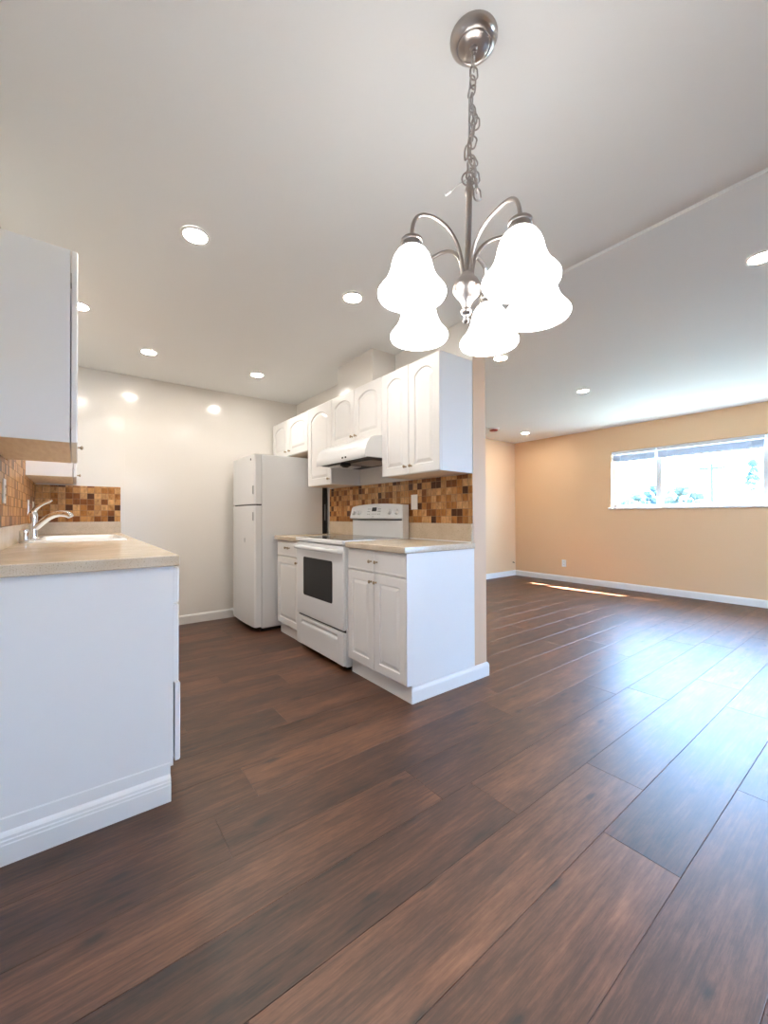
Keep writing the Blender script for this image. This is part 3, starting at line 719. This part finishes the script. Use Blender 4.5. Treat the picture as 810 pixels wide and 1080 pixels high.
# ------------------------------------------------------------------ recessed ceiling lights
def downlight(x, y, z, label):
    t = thing('recessed_light', (x, y, z), label, 'ceiling light', 'round recessed ceiling lights')
    m = Matrix.Translation((x, y, z))
    bm = NB(); lathe(bm, [(0.054, -0.001), (0.064, -0.0005), (0.065, -0.003), (0.060, -0.0065), (0.052, -0.007), (0.051, -0.003)], m, 32); build('trim_ring', bm, M['trim'], t, smooth=True)
    bm = NB(); lathe(bm, [(0, -0.0055), (0.04, -0.0055), (0.0525, -0.004), (0.0525, -0.0005), (0, -0.0005)], m, 32); build('lens', bm, M['lens'], t)
    return t
downlight(0.448, 2.066, ZK, 'lit recessed light, the largest and nearest left of the chandelier')
downlight(1.346, 2.075, ZK, 'lit recessed light just left of the chandelier shades, above the near wall cabinets')
downlight(0.466, 3.765, ZK, 'lit recessed light near the far kitchen wall, left of the refrigerator')
downlight(1.358, 3.760, ZK, 'lit recessed light in front of the cabinet over the refrigerator')
downlight(0.006, 3.205, ZK, 'lit recessed light half hidden behind the near left wall cabinet')
downlight(4.296, 2.122, ZV, 'lit recessed light in the middle of the living room ceiling, left of window')
downlight(2.835, 2.092, ZV, 'lit recessed light on the living side just below the chandelier shades')
downlight(2.804, 0.461, ZV, 'lit recessed light cut off by the right frame edge')
downlight(4.30, 0.461, ZV, 'added recessed light, unseen beyond the right frame edge, in front of the long window')  # this and the next two are added out of view to brighten the room
downlight(2.804, -1.20, ZV, 'added recessed light, unseen behind the camera on the dining side')
downlight(4.30, -1.20, ZV, 'added recessed light, unseen behind the camera near the added patio door')
downlight(5.745, 3.773, ZV, 'lit recessed light in the far living room corner, the smallest one')
sm = thing('ceiling_fixture', (5.05, 3.86, ZV), 'small round white ceiling fixture with dark red centre by the partition', 'ceiling fixture')
bm = NB(); lathe(bm, [(0, 0), (0.085, 0), (0.085, -0.012), (0.07, -0.022), (0, -0.022)], Matrix.Translation((5.05, 3.86, ZV-0.0005)), 28); build('base_plate', bm, M['plate'], sm, smooth=True)
bm = NB(); lathe(bm, [(0.055, -0.020), (0.065, -0.030), (0.05, -0.045), (0, -0.047)], Matrix.Translation((5.05, 3.86, ZV)), 24); build('red_cap', bm, M['red'], sm, smooth=True)
bm = NB(); tube(bm, [(4.97, 3.87, ZV-0.004), (4.80, 3.89, ZV-0.004), (4.60, 3.90, ZV-0.004)], 0.004, 6); build('wire', bm, M['grey'], sm)

# ------------------------------------------------------------------ chandelier
CA = Vector((0.886, 0.738, ZK))                       # canopy
HZ = Vector((FW.x, FW.y, 0)).normalized()
HB = RI*0.232 + HZ*1.115 + Vector((0, 0, 1.728))      # hub centre: the whole pendant leans a little
axis = (HB-CA).normalized()
ch = thing('chandelier', CA, 'brushed nickel five-arm chandelier with glowing white bell glass shades', 'chandelier')
bm = NB(); lathe(bm, [(0, 0), (0.066, 0), (0.066, -0.004), (0.064, -0.010), (0.056, -0.020), (0.047, -0.0235), (0.044, -0.0225), (0.041, -0.025), (0.020, -0.0275), (0, -0.028)], Matrix.Translation(CA), 40)
cn_ = build('canopy', bm, M['nickel'], ch, smooth=True)
bm = NB(); lathe(bm, [(0.011, 0), (0.011, -0.006), (0.007, -0.010), (0.007, -0.016), (0, -0.018)], Matrix.Translation(CA+Vector((0, 0, -0.027))), 16)
tube(bm, [CA+Vector((0.010*math.cos(a*PI/9), 0.004*math.cos(a*PI/9), -0.053+0.011*math.sin(a*PI/9))) for a in range(18)], 0.0022, 8, True)
build('canopy_loop', bm, M['nickel'], cn_, smooth=True)
# chain: stadium links, every other one turned, hanging a bit slack
TOP = CA+Vector((0, 0, -0.060)); RT = HB+(-axis)*0.285   # top of rod
def link(c, d, roll_, L=0.035, W=0.0105, r=0.0023):
    q = Vector(d).to_track_quat('Z', 'Y').to_matrix().to_4x4() @ Matrix.Rotation(roll_, 4, 'Z')
    pts = []
    for i in range(20):
        a = 2*PI*i/20; x = W*math.cos(a); z = W*math.sin(a) + (L/2-W)*(1 if math.sin(a) >= 0 else -1)
        pts.append(Vector(c) + (q @ Vector((x, 0, z))))
    bm = NB(); tube(bm, pts, r, 7, True); return bm
nl = 14
path = []
rl = random.Random(11)
for i in range(nl):
    s = (i+0.5)/nl; p = TOP.lerp(RT, s)
    k = math.sin(s*PI); path.append(p + RI*(0.004*k*math.sin(s*17)) )
for i in range(nl):
    a = path[max(0, i-1)]; b = path[min(nl-1, i+1)]
    build('chain_link', link(path[i], (b-a) + Vector((rl.uniform(-.006, .006), rl.uniform(-.006, .006), 0)), (i % 2)*PI/2 + 0.5 + i*0.18), M['nickel'], ch, smooth=True)
# spare chain looped back down beside the rod
p0 = RT + RI*0.012 - UP*0.0
sp = [RI*0.010+UP*0.200, RI*0.016+UP*0.172, RI*0.009+UP*0.146, RI*0.007+UP*0.120, RI*-0.010+UP*0.092, RI*0.008+UP*0.070, RI*0.014+UP*0.046, RI*0.016+UP*0.024, RI*0.018+UP*0.000, RI*0.020+UP*-0.024]
for i, v in enumerate(sp):
    d = (sp[min(i+1, len(sp)-1)]-sp[max(i-1, 0)]); 
    build('chain_link', link(RT+v+FW*-0.006, d, (i % 2)*PI/2*0.8+0.2), M['nickel'], ch, smooth=True)
bm = NB(); tube(bm, [TOP-RI*0.003+UP*0.03, TOP.lerp(RT, .25)-RI*0.010, TOP.lerp(RT, .5)-RI*0.008, TOP.lerp(RT, .75)-RI*0.006, RT+UP*0.02], 0.0018, 6); build('supply_cord', bm, M['wire'], ch, smooth=True)
bm = NB(); tube(bm, [RT+UP*0.022-RI*0.01, RT-RI*0.03+UP*0.010, RT-RI*0.050-UP*0.008, RT-RI*0.066-UP*0.020], 0.0011, 6); cw = build('ground_wire', bm, M['wire'], ch, smooth=True)
bm = NB(); tube(bm, [RT-RI*0.052-UP*0.010, RT-RI*0.060-UP*0.015, RT-RI*0.068-UP*0.021], [0.003, 0.0042, 0.003], 8); build('wire_nut', bm, M['tag'], cw, smooth=True)
bm = NB(); tube(bm, [RT+UP*(0.024+0.019*math.sin(a*PI/12))+RI*0.019*math.cos(a*PI/12)*0.95-RI*0.003 for a in range(24)], 0.0024, 8, True); build('loop_ring', bm, M['nickel'], ch, smooth=True)
def leaned(p): return along(p, -axis)
bm = NB(); lathe(bm, [(0, 0.018), (0.005, 0.018), (0.007, 0.012), (0.006, 0.004), (0.011, 0.000), (0.013, -0.010), (0.011, -0.020), (0.0085, -0.024), (0.0085, -0.250), (0.012, -0.253)], leaned(RT), 20)
build('centre_rod', bm, M['nickel'], ch, smooth=True)
bm = NB(); lathe(bm, [(0, 0.040), (0.016, 0.040), (0.020, 0.034), (0.021, 0.030), (0.031, 0.020), (0.0385, 0.006), (0.039, -0.006), (0.033, -0.018), (0.022, -0.030), (0.014, -0.042), (0.011, -0.052), (0.010, -0.056), (0.014, -0.060), (0.0155, -0.066), (0.013, -0.072),
               (0.007, -0.077), (0.006, -0.082), (0.009, -0.088), (0.0085, -0.093), (0.004, -0.098), (0, -0.100)], leaned(HB), 32)
hub = build('hub', bm, M['nickel'], ch, smooth=True)
SHP = [(0.022, 0.002), (0.029, -0.001), (0.038, -0.009), (0.0465, -0.022), (0.052, -0.038), (0.0555, -0.055), (0.0615, -0.073), (0.0715, -0.091), (0.0825, -0.104), (0.0885, -0.113), (0.0885, -0.120), (0.085, -0.126)]
prof_sh = SHP + [(r-0.0035, z+0.001) for r, z in reversed(SHP)]
# the five shades: sideways, forward and height of each rim, as they hang
for lat, dep, zr in ((0.0743, 1.042, 1.676), (0.110, 1.240, 1.653), (0.326, 1.242, 1.634), (0.418, 1.10, 1.650), (0.321, 0.938, 1.648)):
    c = RI*lat + HZ*dep + Vector((0, 0, zr+0.1395))                 # top of the shade holder
    base = HB - axis*0.036; hd_ = Vector((c.x-base.x, c.y-base.y, 0)); RA = hd_.length; d = hd_/RA
    z0, z1 = base.z, c.z; zp = max(z1+0.075, 1.872)
    zp = z1+0.078; sm_ = []
    def bez(a, b, c_, e, n):
        for i in range(n):
            u = i/n; q = [a[k]*(1-u)**3+3*b[k]*u*(1-u)**2+3*c_[k]*u*u*(1-u)+e[k]*u**3 for k in (0, 1)]
            sm_.append(Vector((base.x, base.y, 0)) + d*q[0] + Vector((0, 0, q[1])))
    bez((0.013, z0-0.01), (0.015, z0+0.09), (RA*0.36, zp), (RA*0.66, zp), 22)
    bez((RA*0.66, zp), (RA*0.90, zp), (RA, zp-0.022), (RA, z1), 14)
    sm_.append(Vector((c.x, c.y, z1-0.004)))
    bm = NB(); tube(bm, sm_, 0.0052, 10); arm = build('arm', bm, M['nickel'], ch, smooth=True)
    bm = NB(); lathe(bm, [(0, 0.004), (0.010, 0.004), (0.013, 0.000), (0.026, -0.001), (0.0285, -0.004), (0.0285, -0.010), (0.0265, -0.012), (0.0265, -0.020), (0.0285, -0.022), (0.0285, -0.028), (0.018, -0.030), (0, -0.030)], Matrix.Translation(c), 28)
    build('shade_holder', bm, M['nickel'], arm, smooth=True)
    ms = Matrix.Translation(c+Vector((0, 0, -0.0265)))
    bm = NB(); lathe(bm, prof_sh + [prof_sh[0]], ms, 40); sh = build('glass_shade', bm, M['shade'], ch, smooth=True)
    bm = NB(); lathe(bm, [(0, 0.0), (0.013, -0.002), (0.014, -0.025), (0.026, -0.050), (0.029, -0.066), (0.024, -0.082), (0.010, -0.092), (0, -0.093)], ms, 20); build('bulb', bm, M['bulb'], sh, smooth=True)

# ------------------------------------------------------------------ outside, beyond the window
bm = NB(); box(bm, 7.2, 140, -60, 90, -3.2, -3.0); struct('ground', bm, M['lawn'])
bm = NB(); box(bm, -3, 9, -16, YF-0.16, -0.2, -0.03); struct('patio', bm, M['concrete'])
PX, PY = 60.0, 14.42
up_ = thing('utility_pole', (PX, PY, -3), 'pale utility pole with crossarm seen through the window', 'utility pole')
bm = NB(); tube(bm, [(PX, PY, -3), (PX, PY, 7.2)], [0.20, 0.14], 10); build('pole', bm, M['pole'], up_)
bm = NB(); box(bm, PX-0.30, PX-0.12, PY-1.25, PY+1.25, 6.46, 6.74, 0.02); build('crossarm', bm, M['pole'], up_)
for i in range(4):
    y = PY-1.1+i*0.73; bm = NB(); lathe(bm, [(0, 0), (0.06, 0), (0.07, 0.1), (0.04, 0.2), (0, 0.2)], Matrix.Translation((PX-0.21, y, 6.72)), 8); build('insulator', bm, M['pole'], up_)
def tree(x, y, z0, h, r, label, m, seed, conic=False):
    g = random.Random(seed); t = thing('distant_tree', (x, y, z0), label, 'tree', 'trees beyond the window')
    bm = NB(); tube(bm, [(x, y, z0), (x, y, z0+h*0.55)], [r*0.14, r*0.08], 8); build('trunk', bm, M['pole'], t)
    bm = NB()
    for i in range(70):
        s = g.random(); rr = r*(1.05-s)**0.6 if conic else r*math.sqrt(max(0.05, 1-(2*s-0.9)**2))
        a = g.uniform(0, 2*PI); q = rr*math.sqrt(g.random()); c = Vector((x+q*math.cos(a), y+q*math.sin(a), z0+h*(0.32+0.66*s)))
        tt = bmesh.new(); bmesh.ops.create_icosphere(tt, subdivisions=1, radius=r*g.uniform(0.16, 0.30))
        for v in tt.verts: v.co = c + v.co*g.uniform(0.75, 1.25)
        merge(bm, tt)
    build('foliage', bm, m, t)
tree(60, 10.75, -3, 10.4, 1.15, 'tall blue-green tree at the right end of the window view', M['leaf'], 1, True)
tree(60, 20.4, -3, 8.0, 1.6, 'low pale tree beside the left window mullion', M['leaf'], 2)
tree(72, 27.3, -3, 7.6, 2.3, 'round pale tree in the left window pane', M['leaf2'], 3)
tree(84, 24.3, -3, 8.8, 3.2, 'low wide pale tree left of the utility pole', M['leaf2'], 4)
tree(80, 17.1, -3, 6.6, 2.0, 'small pale bush right of the utility pole', M['leaf2'], 5)
hs = thing('neighbouring_house', (40, 5, -3), 'neighbouring house with pale sloping roof at lower right of the window', 'house')
bm = NB(); box(bm, 37, 45, -2, 9.3, -3, 1.3); build('house_wall', bm, M['stucco'], hs)
bm = NB(); prism(bm, [(9.9, 1.25), (-3, 1.25), (-3, 1.5), (3.5, 4.0), (9.9, 1.5)], 0, 36.6, 45.4); build('roof', bm, M['roofing'], hs)
